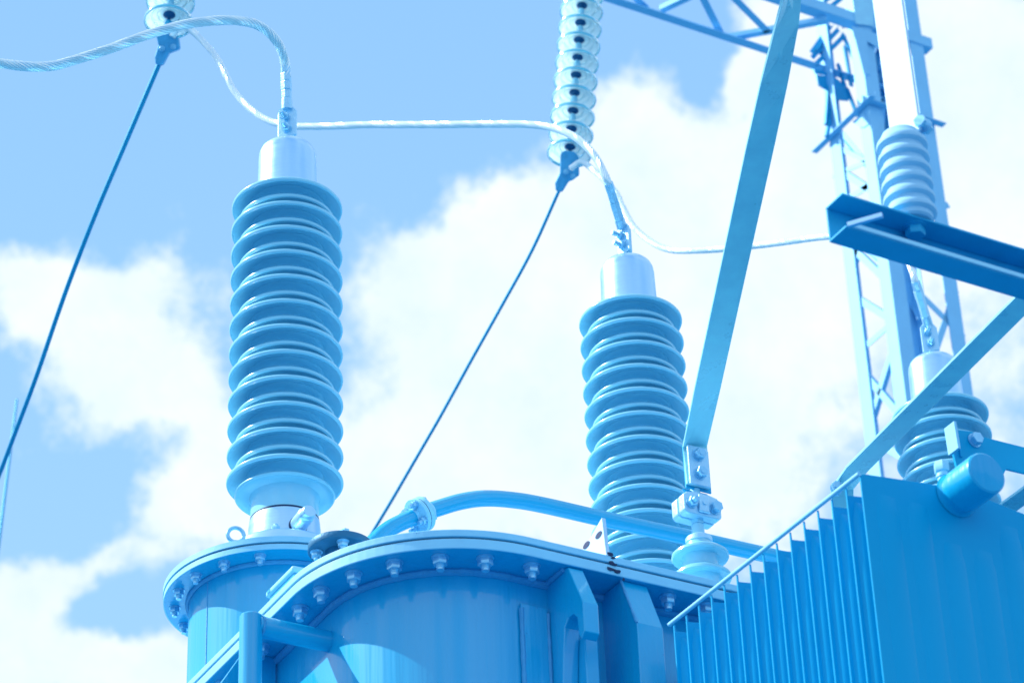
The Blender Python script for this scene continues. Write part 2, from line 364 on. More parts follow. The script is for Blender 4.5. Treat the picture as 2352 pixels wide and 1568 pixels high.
# perforated bracket on the lid
pb = [(1392, 1181), (1403, 1271), (1375, 1263), (1305, 1250)]
B0 = [wx(u, v, 2.477) for u, v in pb]; B0 = [Vc((2.477, B0[0].y, B0[0].z)), Vc((2.477, B0[0].y - .002, ZL + .0005)), Vc((2.477, 4.17, ZL + .0005)), Vc((2.477, 4.115, 4.186 - .095 * .17))]
B0 = [Vc((2.477, 3.985, 4.186)), Vc((2.477, 3.977, ZL + .0005)), Vc((2.477, 4.165, ZL + .0005)), Vc((2.477, 4.150, 4.112))]
MB().prism(B0, (.0085, 0, 0)).build('perforated_bracket', 'white', tank, bevel=.001)
for (u, v) in ((1375, 1228), (1347, 1251)):
    c = wx(u, v, 2.4765); s = MB(); e = []
    for i in range(14):
        t = 2 * PI * i / 14; e.append(c + Vc((0, .0125 * math.cos(t), .0065 * math.sin(t) - .0 * math.cos(t))))
    s.prism(e, (-.0004, 0, 0)).build('slotted_hole', 'black', tank)
# ladder handle: vertical post + arm welded to the wall
ha = Vc((2.072, 4.318, 3.994))
hx = 1.912
MB().tube([(ha.x + .02, ha.y, ha.z), (hx + .012, ha.y, ha.z + .001)], .0205, 28).build('handle_arm', 'paint', tank)
s = MB().tube([(hx, ha.y, 2.2), (hx, ha.y, ha.z + .017)], .0215, 28); s.lathe([(.0215, 0), (.020, .0025), (.012, .0045), (0.0001, .005)], (hx, ha.y, ha.z + .017), (0, 0, 1), 28)
s.build('handle_post', 'paint', tank)
q = [Vc((hx + .019 , ha.y + .0212 * math.cos(t), ha.z + .0212 * math.sin(t))) for t in [2 * PI * i / 24 for i in range(25)]]
MB().tube(q, wob(q, .0022, .0005), 6, caps=False).build('weld_bead', 'weld', tank)
q = [Vc((2.076 - .0 * abs(math.cos(t)), ha.y + .0225 * math.cos(t), ha.z + .0225 * math.sin(t))) for t in [2 * PI * i / 24 for i in range(25)]]
q = [Vc((v.x - (v.y - 4.29) * .02, v.y, v.z)) for v in q]
MB().tube(q, wob(q, .0045, .001), 8, caps=False).build('weld_bead', 'weld', tank)

# nameplate box between the turret and the lid's left edge
nb = thing('terminal_box_cover', 'slim pale blue rounded box lying along the lid edge beside the turret wall', 'cover', (2.02, 4.38, ZL))
s = MB().box((1.998, 4.325, ZL + .0305), (2.030, 4.448, ZL + .0435)); s.build('cover_plate', 'edge', nb, bevel=.005, seg=3)
MB().box((2.004, 4.33, ZL + .0005), (2.026, 4.44, ZL + .0300)).build('bracket', 'paint', nb, bevel=.001)
s = MB(); s.box((1.9973, 4.425, ZL + .0345), (1.9978, 4.438, ZL + .0400)); s.build('printed_mark', 'paint', nb)

# ------------------------------------------------------------------ turret under the left bushing (and hidden ones under the others)
BX = [(2.216, 4.838), (3.166, 4.908), (4.122, 4.950)]
ZT = 4.372
def turret(cx, cy, label, detail):
    t = thing('bushing_turret', label, 'turret', (cx, cy, ZL + .001), 'round bushing turrets on the tank lid')
    def pr(z0, z1, r, nm, m, bev=.0012):
        s = MB(); s.lathe([(r, z0), (r, z1)], (cx, cy, 0), (0, 0, 1), 128); s.build(nm, m, t, bevel=bev)
    pr(ZL + .001, ZT - .0282, .197, 'wall', 'paint', 0)
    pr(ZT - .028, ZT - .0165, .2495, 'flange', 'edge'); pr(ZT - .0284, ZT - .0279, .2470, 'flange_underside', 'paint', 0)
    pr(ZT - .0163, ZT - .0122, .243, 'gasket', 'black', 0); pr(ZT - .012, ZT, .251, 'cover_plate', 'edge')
    if detail:
        q = [Vc((cx + .199 * math.cos(a), cy + .199 * math.sin(a), ZT - .031)) for a in [2 * PI * i / 90 for i in range(91)]]
        MB().tube(q, wob(q, .0055, .0005), 8, caps=False).build('weld_seam', 'weld', t)
        for k in range(18):
            a = math.radians(-127 - 20 * k)
            if -50 > math.degrees(a) > -290: add_bolt(t, (cx + .226 * math.cos(a), cy + .226 * math.sin(a), ZT - .0284), (0, 0, -1), r=.0055, length=.021, grip=.0284)
        a = math.radians(-166.5)
        MB().tube([(cx + .197 * math.cos(a), cy + .197 * math.sin(a), z) for z in (ZL + .002, ZT - .034)], .0016, 6).build('seam', 'weld', t)
        eb = thing('lifting_eye', 'small round lifting eye standing on the turret cover by the white flange', 'lifting eye', wz(541, 1249, ZT))
        c = wz(541, 1249, ZT) + Vc((0, 0, .021)); e = (RGT * 1.0 + Vc((0, .25, 0))).normalized(); e.z = 0; e.normalize()
        q = [c + e * (.0165 * math.cos(a)) + Vc((0, 0, .0165 * math.sin(a))) for a in [2 * PI * i / 40 for i in range(41)]]
        MB().tube(q, .0042, 10, caps=False).build('ring', 'zinc', eb)
        MB().cyl(c - Vc((0, 0, .021)), c - Vc((0, 0, .016)), .009).build('collar', 'zinc', eb)
    return t
turret(*BX[0], 'blue bolted round turret with weld seam under the leftmost tall bushing', True)
turret(*BX[1], 'round blue turret hidden behind the lid edge under the middle bushing', False)
turret(*BX[2], 'round blue turret hidden behind the radiator under the right bushing', False)

# ------------------------------------------------------------------ high-voltage bushings
ZS = 5.350; PITCH = .0650
def bushing_body(cx, cy):
    pr = [(.0725, 4.5445), (.0725, 4.588)]
    def shed(z, R, core=.080):
        return [(core, z + .003), (core + .004, z + .0095), (core + (R - core) * .45, z + .0062), (R - .010, z - .0022), (R - .005, z - .0052), (R - .0014, z - .0042), (R, z - .0012), (R - .0002, z + .0016), (R - .0018, z + .0040), (R - .006, z + .0062),
                (core + (R - core) * .4, z + .0150), (core + .006, z + .0195), (core, z + .0235)]
    pr += [(.0755, 4.597), (.086, 4.6025), (.098, 4.6005), (.1045, 4.5985), (.1075, 4.602), (.1065, 4.6055), (.1, 4.609), (.088, 4.616), (.080, 4.624)]
    zb = ZS - 11 * PITCH
    for i in range(12):
        pr += shed(zb + i * PITCH, .1255)
        if i < 11: pr += shed(zb + i * PITCH + PITCH / 2, .1075)
    pr += [(.076, 5.378), (.0725, 5.386)]
    return MB().lathe(pr, (cx, cy, 0), (0, 0, 1), 96)
def make_bushing(i, label, tap=True):
    cx, cy = BX[i]; t = thing('high_voltage_bushing', label, 'bushing', (cx, cy, ZT), 'row of tall porcelain bushings on the transformer')
    if i == 0: TILT = .0
    MB().lathe([(.092, ZT + .0005), (.092, ZT + .058), (.1135, ZT + .0585), (.1145, ZT + .061), (.1145, ZT + .091), (.112, ZT + .094), (.0765, ZT + .0945)], (cx, cy, 0), (0, 0, 1), 96).build('mounting_flange', 'alum', t)
    MB().lathe([(.0765, ZT + .0945), (.0765, ZT + .150), (.0745, 4.5395)], (cx, cy, 0), (0, 0, 1), 96).build('base_sleeve', 'alum', t)
    MB().lathe([(.0738, 4.5397), (.0738, 4.5443)], (cx, cy, 0), (0, 0, 1), 64).build('gasket', 'black', t)
    bushing_body(cx, cy).build('porcelain_body', 'porcelain', t)
    c = MB().lathe([(.0705, 5.366), (.0705, 5.375), (.0690, 5.376), (.0672, 5.450), (.0662, 5.494), (.0645, 5.505), (.0605, 5.5145), (.0540, 5.5215), (.046, 5.5255), (.034, 5.5275), (.0125, 5.530)], (cx, cy, 0), (0, 0, 1), 96)
    c.build('top_cap', 'alum', t)
    s = MB().cyl((cx, cy, 5.5302), (cx, cy, 5.552), .0115); s.build('stud', 'galv', t)
    for a in (20, 110, 200, 290):
        a = math.radians(a + 35); q = Vc((cx + .100 * math.cos(a), cy + .100 * math.sin(a), ZT + .0942)); add_bolt(t, q, (0, 0, 1), r=.005, length=.016, grip=.004)
    if tap:
        a = math.radians(-93); d = Vc((math.cos(a), math.sin(a), .04)); o = Vc((cx, cy, ZT + .122)) + Vc((d.x, d.y, 0)) * .070
        x = MB().lathe([(.020, 0), (.020, .009)], o, d, 40).build('tap_collar', 'black', t)
        MB().lathe([(.0185, .009), (.0185, .052), (.0170, .058), (.0150, .060), (.0150, .068), (.013, .071), (.0001, .0715)], o, d, 40).build('test_tap', 'alum', t)
        MB().prism([o + Vc((.030, .006, -.050)), o + Vc((.047, .012, -.050)), o + Vc((.030, .006, -.022))], (.002, -.002, 0)).build('tag', 'iron', t)
    return t
make_bushing(0, 'leftmost tall porcelain bushing, seen whole, on the round bolted turret')
make_bushing(1, 'middle tall porcelain bushing rising behind the pipe and the small post insulator')
make_bushing(2, 'rightmost tall bushing half hidden by the slanting flat bar and the radiator')

# ------------------------------------------------------------------ terminals + conductors
def terminal(i, nrm, sleeve_px, label):
    cx, cy = BX[i]; o = Vc((cx, cy, 5.552)); t = thing('cable_terminal', label, 'terminal', o, 'bolted cable terminals on top of the bushings')
    nrm = Vc(nrm).normalized(); sd_ = Vc((0, 0, 1)).cross(nrm).normalized(); Z = Vc((0, 0, 1))
    off = nrm * .007
    def pl(x, z): return o + sd_ * x + Z * z
    s = MB().prism([pl(-.0225, -.004), pl(.0225, .004), pl(.0225, .073), pl(.013, .086), pl(-.013, .086), pl(-.0225, .073)], nrm * .0065); s.build('palm_plate', 'alum2', t, bevel=.0015)
    s = MB().prism([pl(-.018, -.0005) - nrm * .0070, pl(.018, -.0005) - nrm * .0070, pl(.018, .070) - nrm * .0070, pl(-.018, .070) - nrm * .0070], nrm * .0065); s.build('stud_plate', 'galv', t, bevel=.0012)
    u, v, d = sleeve_px; top = wd(u, v, d); bot = pl(0, .080) + off; dr = (top - bot).normalized()
    s = MB().lathe([(.0130, 0), (.0130, .020), (.0118, .026)], bot, dr, 20); s.build('neck', 'alum2', t)
    L_ = (top - bot).length; e1 = (RGT - dr * RGT.dot(dr)).normalized(); prof = []
    z = .026
    s = MB()
    for k in range(4):
        z1 = .026 + (L_ - .026) * (k + 1) / 4; r = .0125 + random.uniform(-.0009, .0009)
        s.lathe([(r * .93, z), (r, z + .0018), (r, z1 - .0018), (r * .93, z1)], bot, dr, 6 if k < 3 else 7, False); z = z1
    s.build('crimp_sleeve', 'alum2', t)
    for zz in (.024, .056): add_bolt(t, pl(.0 - .004 * (zz > .04), zz) + nrm * .0066, nrm, r=.0055, length=.030, grip=.0136)
    return top, dr
def cable(name, pts, r, label, ns=10, pitch=.11, cat='cable', m='strand', group=None):
    C_ = bez(pts, 16); acc = [0]
    for a, b in zip(C_[:-1], C_[1:]): acc.append(acc[-1] + (b - a).length)
    T = [(C_[min(i + 1, len(C_) - 1)] - C_[max(i - 1, 0)]).normalized() for i in range(len(C_))]
    # resample for the helix
    tot_ = acc[-1]; n = int(tot_ / .0065); P_ = []; j = 0
    for i in range(n + 1):
        s_ = tot_ * i / n
        while j < len(acc) - 2 and acc[j + 1] < s_: j += 1
        P_.append(C_[j].lerp(C_[j + 1], (s_ - acc[j]) / max(1e-9, acc[j + 1] - acc[j])))
    # smooth
    for _ in range(3): P_ = [P_[0]] + [(P_[i - 1] + P_[i] * 2 + P_[i + 1]) / 4 for i in range(1, n)] + [P_[-1]]
    T = [(P_[min(i + 1, n)] - P_[max(i - 1, 0)]).normalized() for i in range(n + 1)]
    e = T[0].orthogonal().normalized(); sr = math.pi * r / ns * .84; R_ = r - sr
    s = MB(); fr = []
    for i in range(n + 1):
        e = (e - T[i] * e.dot(T[i])).normalized(); fr.append((e.copy(), T[i].cross(e)))
    for k in range(ns):
        q = []
        for i in range(n + 1):
            t = 2 * PI * (k / ns + tot_ * i / n / pitch); q.append(P_[i] + (fr[i][0] * math.cos(t) + fr[i][1] * math.sin(t)) * R_)
        s.tube(q, sr, 6, caps=False)
    s.tube(P_, R_ * .86, 8)
    o = s.build(name, m, None, org=P_[0]); return tag(o, label, cat, group)
t1, d1 = terminal(0, (-1, -1, 0), (656, 150, 6.66), 'cable terminal with two bolts facing the viewer on the leftmost bushing')
t2, d2 = terminal(1, (-1, -.12, 0), (1397, 420, 7.00), 'cable terminal seen edge-on with bolts pointing left on the middle bushing')
t3, d3 = terminal(2, (-.45, -1, 0), (2102, 645, 7.46), 'cable terminal with hexagon bolt heads on the rightmost bushing')
cable('stranded_cable', [wd(-420, 300, 6.35), wd(-200, 160, 6.4), wd(-90, 140, 6.43), wd(0, 146, 6.45), wd(60, 153, 6.46), wd(120, 152, 6.48), wd(180, 136, 6.5), wd(260, 110, 6.52), wd(340, 80, 6.54), wd(420, 58, 6.56), wd(475, 50, 6.58), wd(530, 47, 6.6), wd(585, 55, 6.62), wd(623, 80, 6.64), wd(645, 112, 6.65), t1 + d1 * .0, t1 - d1 * .03],
      .0118, 'thick twisted cable arching in from the left edge to the leftmost bushing')
cable('stranded_cable', [wd(395, 85, 8.30), wd(418, 58, 8.30), wd(445, 75, 8.27), wd(495, 130, 8.2), wd(540, 212, 8.1), wd(590, 262, 8.0), wd(645, 286, 7.9), wd(720, 291, 7.8), wd(850, 287, 7.65), wd(980, 287, 7.5), wd(1100, 286, 7.38), wd(1200, 286, 7.28), wd(1270, 294, 7.2), wd(1325, 318, 7.12), wd(1365, 357, 7.06), wd(1386, 395, 7.02), t2, t2 - d2 * .03],
      .0100, 'long pale cable swooping from the left glass string to the middle bushing', pitch=.10)
cable('stranded_cable', [wd(1310, 388, 9.1), wd(1335, 372, 9.1), wd(1362, 390, 9.05), wd(1412, 438, 8.9), wd(1430, 475, 8.8), wd(1462, 528, 8.6), wd(1525, 570, 8.4), wd(1600, 575, 8.25), wd(1700, 568, 8.1), wd(1800, 556, 7.95), wd(1880, 545, 7.82), wd(1945, 541, 7.72), wd(2020, 548, 7.62), wd(2068, 575, 7.56), wd(2090, 608, 7.51), t3, t3 - d3 * .03],
      .0098, 'thin sagging cable running behind the slanting bar to the rightmost bushing', pitch=.10)

# ------------------------------------------------------------------ glass insulator strings
def make_string(pl, dl, ptop, dtop, nd_, label, R):
    a = wd(*pl, dl); b = wd(*ptop, dtop); ax = (b - a).normalized(); st = (b - a).length / (nd_ - 1)
    t = thing('insulator_string', label, 'insulator string', a, 'glass insulator strings hanging over the bushings')
    q = ax.to_track_quat('Z', 'Y').to_matrix().to_4x4()
    k = R / .07
    g_ = MB().lathe([(.015*k, .0205*k), (.030*k, .0195*k), (.046*k, .014*k), (.059*k, .005*k), (.0675*k, -.006*k), (.0655*k, -.0062*k), (.057*k, .0035*k), (.052*k, .0068*k), (.050*k, .0015*k), (.048*k, .0015*k), (.0455*k, .0105*k), (.036*k, .0145*k), (.034*k, .009*k), (.032*k, .009*k), (.0295*k, .0162*k), (.015*k, .0172*k)], (0, 0, 0), (0, 0, 1), 56, closed=True)
    rm_ = MB().lathe([(.0705*k, -.0065*k), (.0710*k, -.0115*k), (.0695*k, -.0150*k), (.0670*k, -.0150*k), (.0655*k, -.0065*k)], (0, 0, 0), (0, 0, 1), 56, closed=True)
    c_ = MB().lathe([(.0001, st + .001), (.008*k, st), (.010*k, st - .006), (.012*k, .034*k), (.0155*k, .028*k), (.0155*k, .018*k), (.0145*k, .0155*k), (.0001, .0155*k)], (0, 0, 0), (0, 0, 1), 28)
    p_ = MB().lathe([(.0001, -.016*k), (.008*k, -.0155*k), (.0085*k, -.010*k), (.0055*k, -.004*k), (.0055*k, .006*k), (.0140*k, .0115*k), (.0175*k, .0145*k), (.0170*k, .0168*k), (.0001, .0170*k)], (0, 0, 0), (0, 0, 1), 24)
    first = None
    for i in range(nd_ + 2):
        if first is None:
            go = g_.build('glass_disc', 'glass', None, org=(0, 0, 0)); go.parent = t
            ro = rm_.build('rim', 'glassrim', None, org=(0, 0, 0)); ro.parent = go
            co = c_.build('cap', 'galv', None, org=(0, 0, 0)); co.parent = go
            po = p_.build('pin', 'capm', None, org=(0, 0, 0)); po.parent = go; first = go; cur = go
        else: cur = copy_tree(first, t)
        cur.location = ax * (st * i); cur.rotation_euler = ax.to_track_quat('Z', 'Y').to_euler()
    return t, a, ax
s2, a2, ax2 = make_string((1308.5, 347), 9.17, (1336, 22), 9.50, 9, 'long glass disc string at the top centre beside the lattice arm', .072)
s1, a1, ax1 = make_string((388, 44), 8.34, (392.5, 0), 8.385, 2, 'glass disc string cut by the top edge at upper left', .0715)
def clampo(parent, poly, D, a, ax, k=1.0):
    s = MB().prism([wd(u, v, D - .015) for u, v in poly], FWD * .032); s.build('strain_clamp', 'clampm', parent, bevel=.005, seg=3)
    MB().cyl(a - ax * .013, a - ax * .034, .011, .014).build('socket', 'galvd', parent)
CP = [(1288, 352), (1296, 346), (1318, 348), (1329, 358), (1331, 402), (1316, 413), (1307, 416), (1293, 439), (1284, 441), (1276, 436), (1275, 419), (1286, 396)]
clampo(s2, CP, 9.15, a2, ax2)
add_bolt(s2, wd(1300, 395, 9.13), -FWD, r=.004, length=.012, grip=.01); add_bolt(s2, wd(1316, 405, 9.13), -FWD, r=.004, length=.012, grip=.01)
CQ = [(354, 62), (372, 60), (388, 66), (410, 88), (413, 112), (398, 118), (388, 122), (374, 148), (364, 151), (356, 146), (355, 130), (363, 104)]
clampo(s1, CQ, 8.32, a1, ax1)
add_bolt(s1, wd(372, 112, 8.3), -FWD, r=.004, length=.012, grip=.01); add_bolt(s1, wd(398, 108, 8.3), -FWD, r=.004, length=.012, grip=.01)
def wire(pts, r, label):
    o = MB().tube(bez(pts, 10), r, 10).build('overhead_wire', 'wire', None, org=pts[0]); tag(o, label, 'wire', 'dark wires dropping from the glass strings'); return o
wire([wd(366, 147, 8.32), wd(290, 325, 8.35), wd(218, 495, 8.4), wd(150, 672, 8.5), wd(85, 860, 8.6), wd(38, 985, 8.7), wd(0, 1085, 8.8), wd(-60, 1240, 9), wd(-260, 1800, 9.6)], .0070, 'thick dark wire slanting down to the left edge from the left string')
wire([wd(1284, 438, 9.15), wd(1222, 575, 9.2), wd(1152, 703, 9.25), wd(1082, 828, 9.3), wd(1012, 955, 9.35), wd(950, 1062, 9.4), wd(900, 1148, 9.45), wd(852, 1228, 9.5), wd(790, 1335, 9.6), wd(500, 1900, 10)], .0055, 'thin dark wire slanting down behind the tank from the centre string')
tip = wd(39, 918, 16); bot = wd(-8, 1290, 15)
dm = (bot - tip).normalized(); gnd = tip + dm * (tip.z / -dm.z)
o = MB().tube([tip, tip.lerp(gnd, .15), gnd], [.006, .009, .05], 10).build('thin_mast', 'wire', None, org=gnd); tag(o, 'faint thin leaning mast at the left edge far behind', 'mast')

# ------------------------------------------------------------------ small post insulators + flat bars
def post_insulator(x, y, label, full=True):
    t = thing('post_insulator', label, 'insulator', (x, y, ZL), 'small two-shed post insulators on the lid')
    c = (x, y, ZL)
    MB().lathe([(.042, .0005), (.044, .003), (.044, .012), (.040, .016), (.038, .0165)], c, (0, 0, 1), 48).build('base_ring', 'galv', t)
    MB().lathe([(.036, .0165), (.036, .030), (.0365, .055), (.040, .062), (.050, .062), (.0565, .0605), (.0585, .064), (.0575, .069), (.052, .0735), (.042, .079), (.0355, .085), (.0345, .100), (.0375, .108), (.048, .109), (.0545, .1075), (.0565, .111), (.0555, .116), (.050, .1205), (.036, .128), (.027, .134), (.025, .141)], c, (0, 0, 1), 72).build('porcelain_body', 'porcelain', t)
    MB().lathe([(.0245, .1412), (.0265, .143), (.0265, .152), (.022, .156), (.0135, .157)], c, (0, 0, 1), 48).build('collar', 'alum2', t)
    s = MB().cyl((x, y, ZL + .157), (x, y, ZL + .262), .0105); s.lathe([(.0125, .160), (.0125, .182), (.0105, .184)], c, (0, 0, 1), 24); s.lathe([(.0135, .184), (.0135, .194)], c, (0, 0, 1), 6, False); s.build('stud', 'galv', t)
    # two-piece clamp
    for k, (yy, nm) in enumerate(((-.024, 'clamp_front'), (.0015, 'clamp_back'))):
        def pc(a, b): return Vc((x + a, y + yy, ZL + .216 + b))
        W_, H_ = .0435, .0255
        poly = [pc(-W_, -H_ * .70), pc(-W_ * .85, -H_ * .95), pc(W_ * .85, -H_ * .95), pc(W_, -H_ * .70), pc(W_, H_ * .65), pc(W_ * .8, H_ * .93), pc(W_ * .4, H_ * 1.08), pc(-W_ * .4, H_ * 1.08), pc(-W_ * .8, H_ * .93), pc(-W_, H_ * .65)]
        MB().prism(poly, (0, .0225, 0)).build(nm, 'alum2', t, bevel=.004, seg=4)
    s = MB().box((x - .0125, y - .031, ZL + .197), (x + .0125, y - .0243, ZL + .236)); s.build('clamp_saddle', 'alum2', t, bevel=.004)
    MB().cyl((x, y - .0335, ZL + .218), (x, y - .0305, ZL + .218), .0048, n=16).build('boss', 'alum2', t)
    add_bolt(t, (x - .027, y - .0245, ZL + .215), (0, -1, 0), r=.0055, length=.022, grip=.05)
    b = add_bolt(t, (x + .027, y - .0245 + .0, ZL + .215), (0, -1, 0), r=.0062, length=.006, grip=.05)
    return t
IX, IY = 2.757, 4.082
post_insulator(IX, IY, 'small two-shed post insulator with bolted clamp in front of the middle bushing')
def flat_bar(pts, wvec, w, th, name, label, cat='busbar', group=None, m='bar', twist=None, bolts=()):
    pts = [Vc(q) for q in pts]; s = MB(); n = len(pts); wv_ = Vc(wvec).normalized(); vs = []
    for i in range(n):
        T_ = (pts[min(i + 1, n - 1)] - pts[max(i - 1, 0)]).normalized(); a = (wv_ - T_ * wv_.dot(T_)).normalized()
        if twist: a = Quaternion(T_, twist[i]) @ a
        b = T_.cross(a).normalized()
        for i_, j_ in ((-1, -1), (1, -1), (1, 1), (-1, 1)): vs.append(pts[i] + a * (w / 2 * i_) + b * (th / 2 * j_))
    fs = [(3, 2, 1, 0), tuple(4 * (n - 1) + k for k in range(4))]
    for i in range(n - 1):
        for k in range(4): fs.append((4 * i + k, 4 * i + (k + 1) % 4, 4 * i + 4 + (k + 1) % 4, 4 * i + 4 + k))
    s.add(vs, fs)
    t = thing(name, label, cat, pts[0], group)
    s.build('bar', m, t, bevel=.001)
    for p_, d_ in bolts: add_bolt(t, p_, d_, r=.0058, length=.017, grip=.012)
    return t
yb = IY - .012
zb0 = ZL + .262
# bracket at the foot of the first bar
bk = thing('bar_bracket', 'pale bolted clamp plate joining slanting bar to small post insulator', 'bracket', (IX, IY, zb0))
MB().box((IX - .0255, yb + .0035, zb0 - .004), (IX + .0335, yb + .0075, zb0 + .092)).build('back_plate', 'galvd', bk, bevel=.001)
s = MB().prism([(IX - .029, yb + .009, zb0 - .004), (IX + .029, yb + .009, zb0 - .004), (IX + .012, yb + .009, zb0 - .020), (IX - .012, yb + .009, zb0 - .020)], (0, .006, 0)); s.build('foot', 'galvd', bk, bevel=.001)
MB().box((IX - .0235, yb - .010, zb0 + .000), (IX + .0235, yb - .0045, zb0 + .088)).build('front_plate', 'alum2', bk, bevel=.0012)
for zz in (.026, .068): add_bolt(bk, (IX + .0, yb - .010, zb0 + zz), (0, -1, 0), r=.0062, length=.015, grip=.02)
e0 = Vc((IX, yb, zb0 + .002)); e1 = Vc((IX, yb, zb0 + .094))
tp = wd(1806, 60, 4.92); path = [e0, e1] + [e1.lerp(tp, t) for t in (.15, .3, .45, .6, .75, .88, 1.0)] + [tp + (tp - e1) * .10 + Vc((0, .01, 0))]
flat_bar(path, (1, 0, 0), .052, .006, 'flat_busbar', 'long flat metal bar slanting up through the centre right, bolted above the small post insulator', group='flat metal bars rising to the upper right', twist=[0, 0, 0, 0, 0, 0, .0, .12, .4, .75])
I2 = wy(1925, 1160, 4.09)
post_insulator(I2.x, 4.09, 'second post insulator hidden behind the radiator top under the lower slanting bar')
p0 = wd(1893, 1140, 5.62); path = [wd(1936, 1190, 5.62), wd(1934, 1122, 5.6), wd(1968, 1076, 5.52), wd(2352, 692, 5.0), wd(2600, 450, 4.72)]
flat_bar(path, (1, 0, 0), .046, .006, 'flat_busbar', 'flat metal bar crossing the rightmost bushing diagonally', group='flat metal bars rising to the upper right', bolts=[(wd(1922, 1120, 5.56), (-.5, -.8, -.1))])
path = [wd(2280, 1190, 5.2), wd(2360, 1132, 5.1), wd(2500, 1030, 5.0)]
flat_bar(path, (1, 0, 0), .04, .006, 'flat_busbar', 'short end of a flat bar at the right edge under the radiator pipe cap', group='flat metal bars rising to the upper right')

# ------------------------------------------------------------------ oil pipe with flanged joint
pp = thing('oil_pipe', 'blue oil pipe curving over the lid with a bolted flange joint', 'pipe', (2.23, 4.5, ZL))
Y5 = 4.5
PL = [wy(u, v, Y5) for u, v in [(2100, 1350), (1740, 1269), (1560, 1229), (1390, 1192), (1250, 1160), (1180, 1148), (1115, 1144), (1060, 1151), (1005, 1167), (976, 1177)]]
C_ = bez(PL, 10); MB().tube(C_, .0172, 32).build('long_pipe', 'paint', pp)
PR = [wy(952, 1187, Y5), wy(925, 1198, Y5), wy(893, 1215, Y5), wy(864, 1240, Y5), wy(845, 1270, Y5), Vc((2.235, 4.5, 4.20)), Vc((2.234, 4.5, ZL + .001))]
MB().tube(bez(PR, 10), .0172, 32).build('elbow', 'paint', pp)
fa, fb = wy(976, 1177, Y5), wy(952, 1187, Y5); fd = (fb - fa).normalized(); fm = (fa + fb) / 2
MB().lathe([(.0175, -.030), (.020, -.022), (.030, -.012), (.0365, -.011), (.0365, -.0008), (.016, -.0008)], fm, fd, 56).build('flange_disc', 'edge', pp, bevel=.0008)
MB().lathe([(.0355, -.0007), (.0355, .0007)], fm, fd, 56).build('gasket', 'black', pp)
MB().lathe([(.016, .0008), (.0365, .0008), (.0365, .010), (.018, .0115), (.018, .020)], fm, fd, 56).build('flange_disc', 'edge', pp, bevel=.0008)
e1_ = (Vc((0, 1, 0)) - fd * fd.y).normalized(); e2_ = fd.cross(e1_)
for k in range(4):
    a = PI / 4 + PI / 2 * k; add_bolt(pp, fm + (e1_ * math.cos(a) + e2_ * math.sin(a)) * .0275 + fd * .010, fd, r=.0045, length=.018, grip=.021)

# dark valve flange
vc = wz(782, 1258, 4.265); vf = thing('valve_flange', 'dark iron blind flange with bolts between the turret and the tank lid', 'flange', (vc.x, vc.y, ZL))
MB().lathe([(.063, 4.255), (.064, 4.257), (.064, 4.268), (.063, 4.270)], (vc.x, vc.y, 0), (0, 0, 1), 72).build('disc', 'iron', vf)
MB().cyl((vc.x, vc.y, ZL + .001), (vc.x, vc.y, 4.2548), .030).build('neck', 'iron', vf)
for k in range(4):
    a = math.radians(-110 + 90 * k); add_bolt(vf, (vc.x + .047 * math.cos(a), vc.y + .047 * math.sin(a), 4.2548), (0, 0, -1), r=.0055, length=.018, grip=.0155)
q = Vc((vc.x, vc.y - .02, 4.272))
MB().beam(q + Vc((-.045, .0, -.004)), q + Vc((.0, .0, .014)), .020, .003, (0, 1, 0)).beam(q + Vc((.0005, 0, .014)), q + Vc((.055, .0, -.002)), .020, .003, (0, 1, 0)).build('lever', 'edge', vf)
MB().hexn(q + Vc((0, 0, .0155)), q + Vc((0, 0, .023)), .010).build('lever_nut', 'galv', vf)

# ------------------------------------------------------------------ radiator
XR, FY0, FST, NF = 2.500, 3.222, .0415, 15
HX, HZ = 2.692, 3.892
rd = thing('radiator', 'blue finned cooling radiator with round header pipe at lower right', 'radiator', (2.69, 3.5, 0))
def fin_mesh(first):
    s = MB(); X0, X1 = XR, XR + .40; zt_ = 3.8825; th = .0038
    prof = [(X0, 2.0), (X1, 2.0), (X1, zt_ - .002), (X1 - .06, zt_ + .010), (HX + .05, zt_ + .022), (HX - .05, zt_ + .022), (X0 + .09, zt_ + .004), (X0 + .012, zt_ - .001), (X0, zt_ - .010)]
    prof = [(X0, 2.0), (X1, 2.0), (X1, zt_ + .000), (HX + .07, zt_ + .020), (HX - .04, zt_ + .022), (X0 + .010, zt_ + .0075), (X0 + .003, zt_ + .005), (X0, zt_ - .001)]
    if not first: prof = [(X0, 2.0), (X1, 2.0), (X1, zt_ - .006), (HX + .07, zt_ + .012), (HX - .04, zt_ + .010), (X0 + .016, zt_ - .011), (X0 + .0035, zt_ - .0125), (X0 + .003, zt_ + .001), (X0, zt_ + .001)]
    s.prism([(x, -th / 2, z) for x, z in prof], (0, th, 0))
    return s
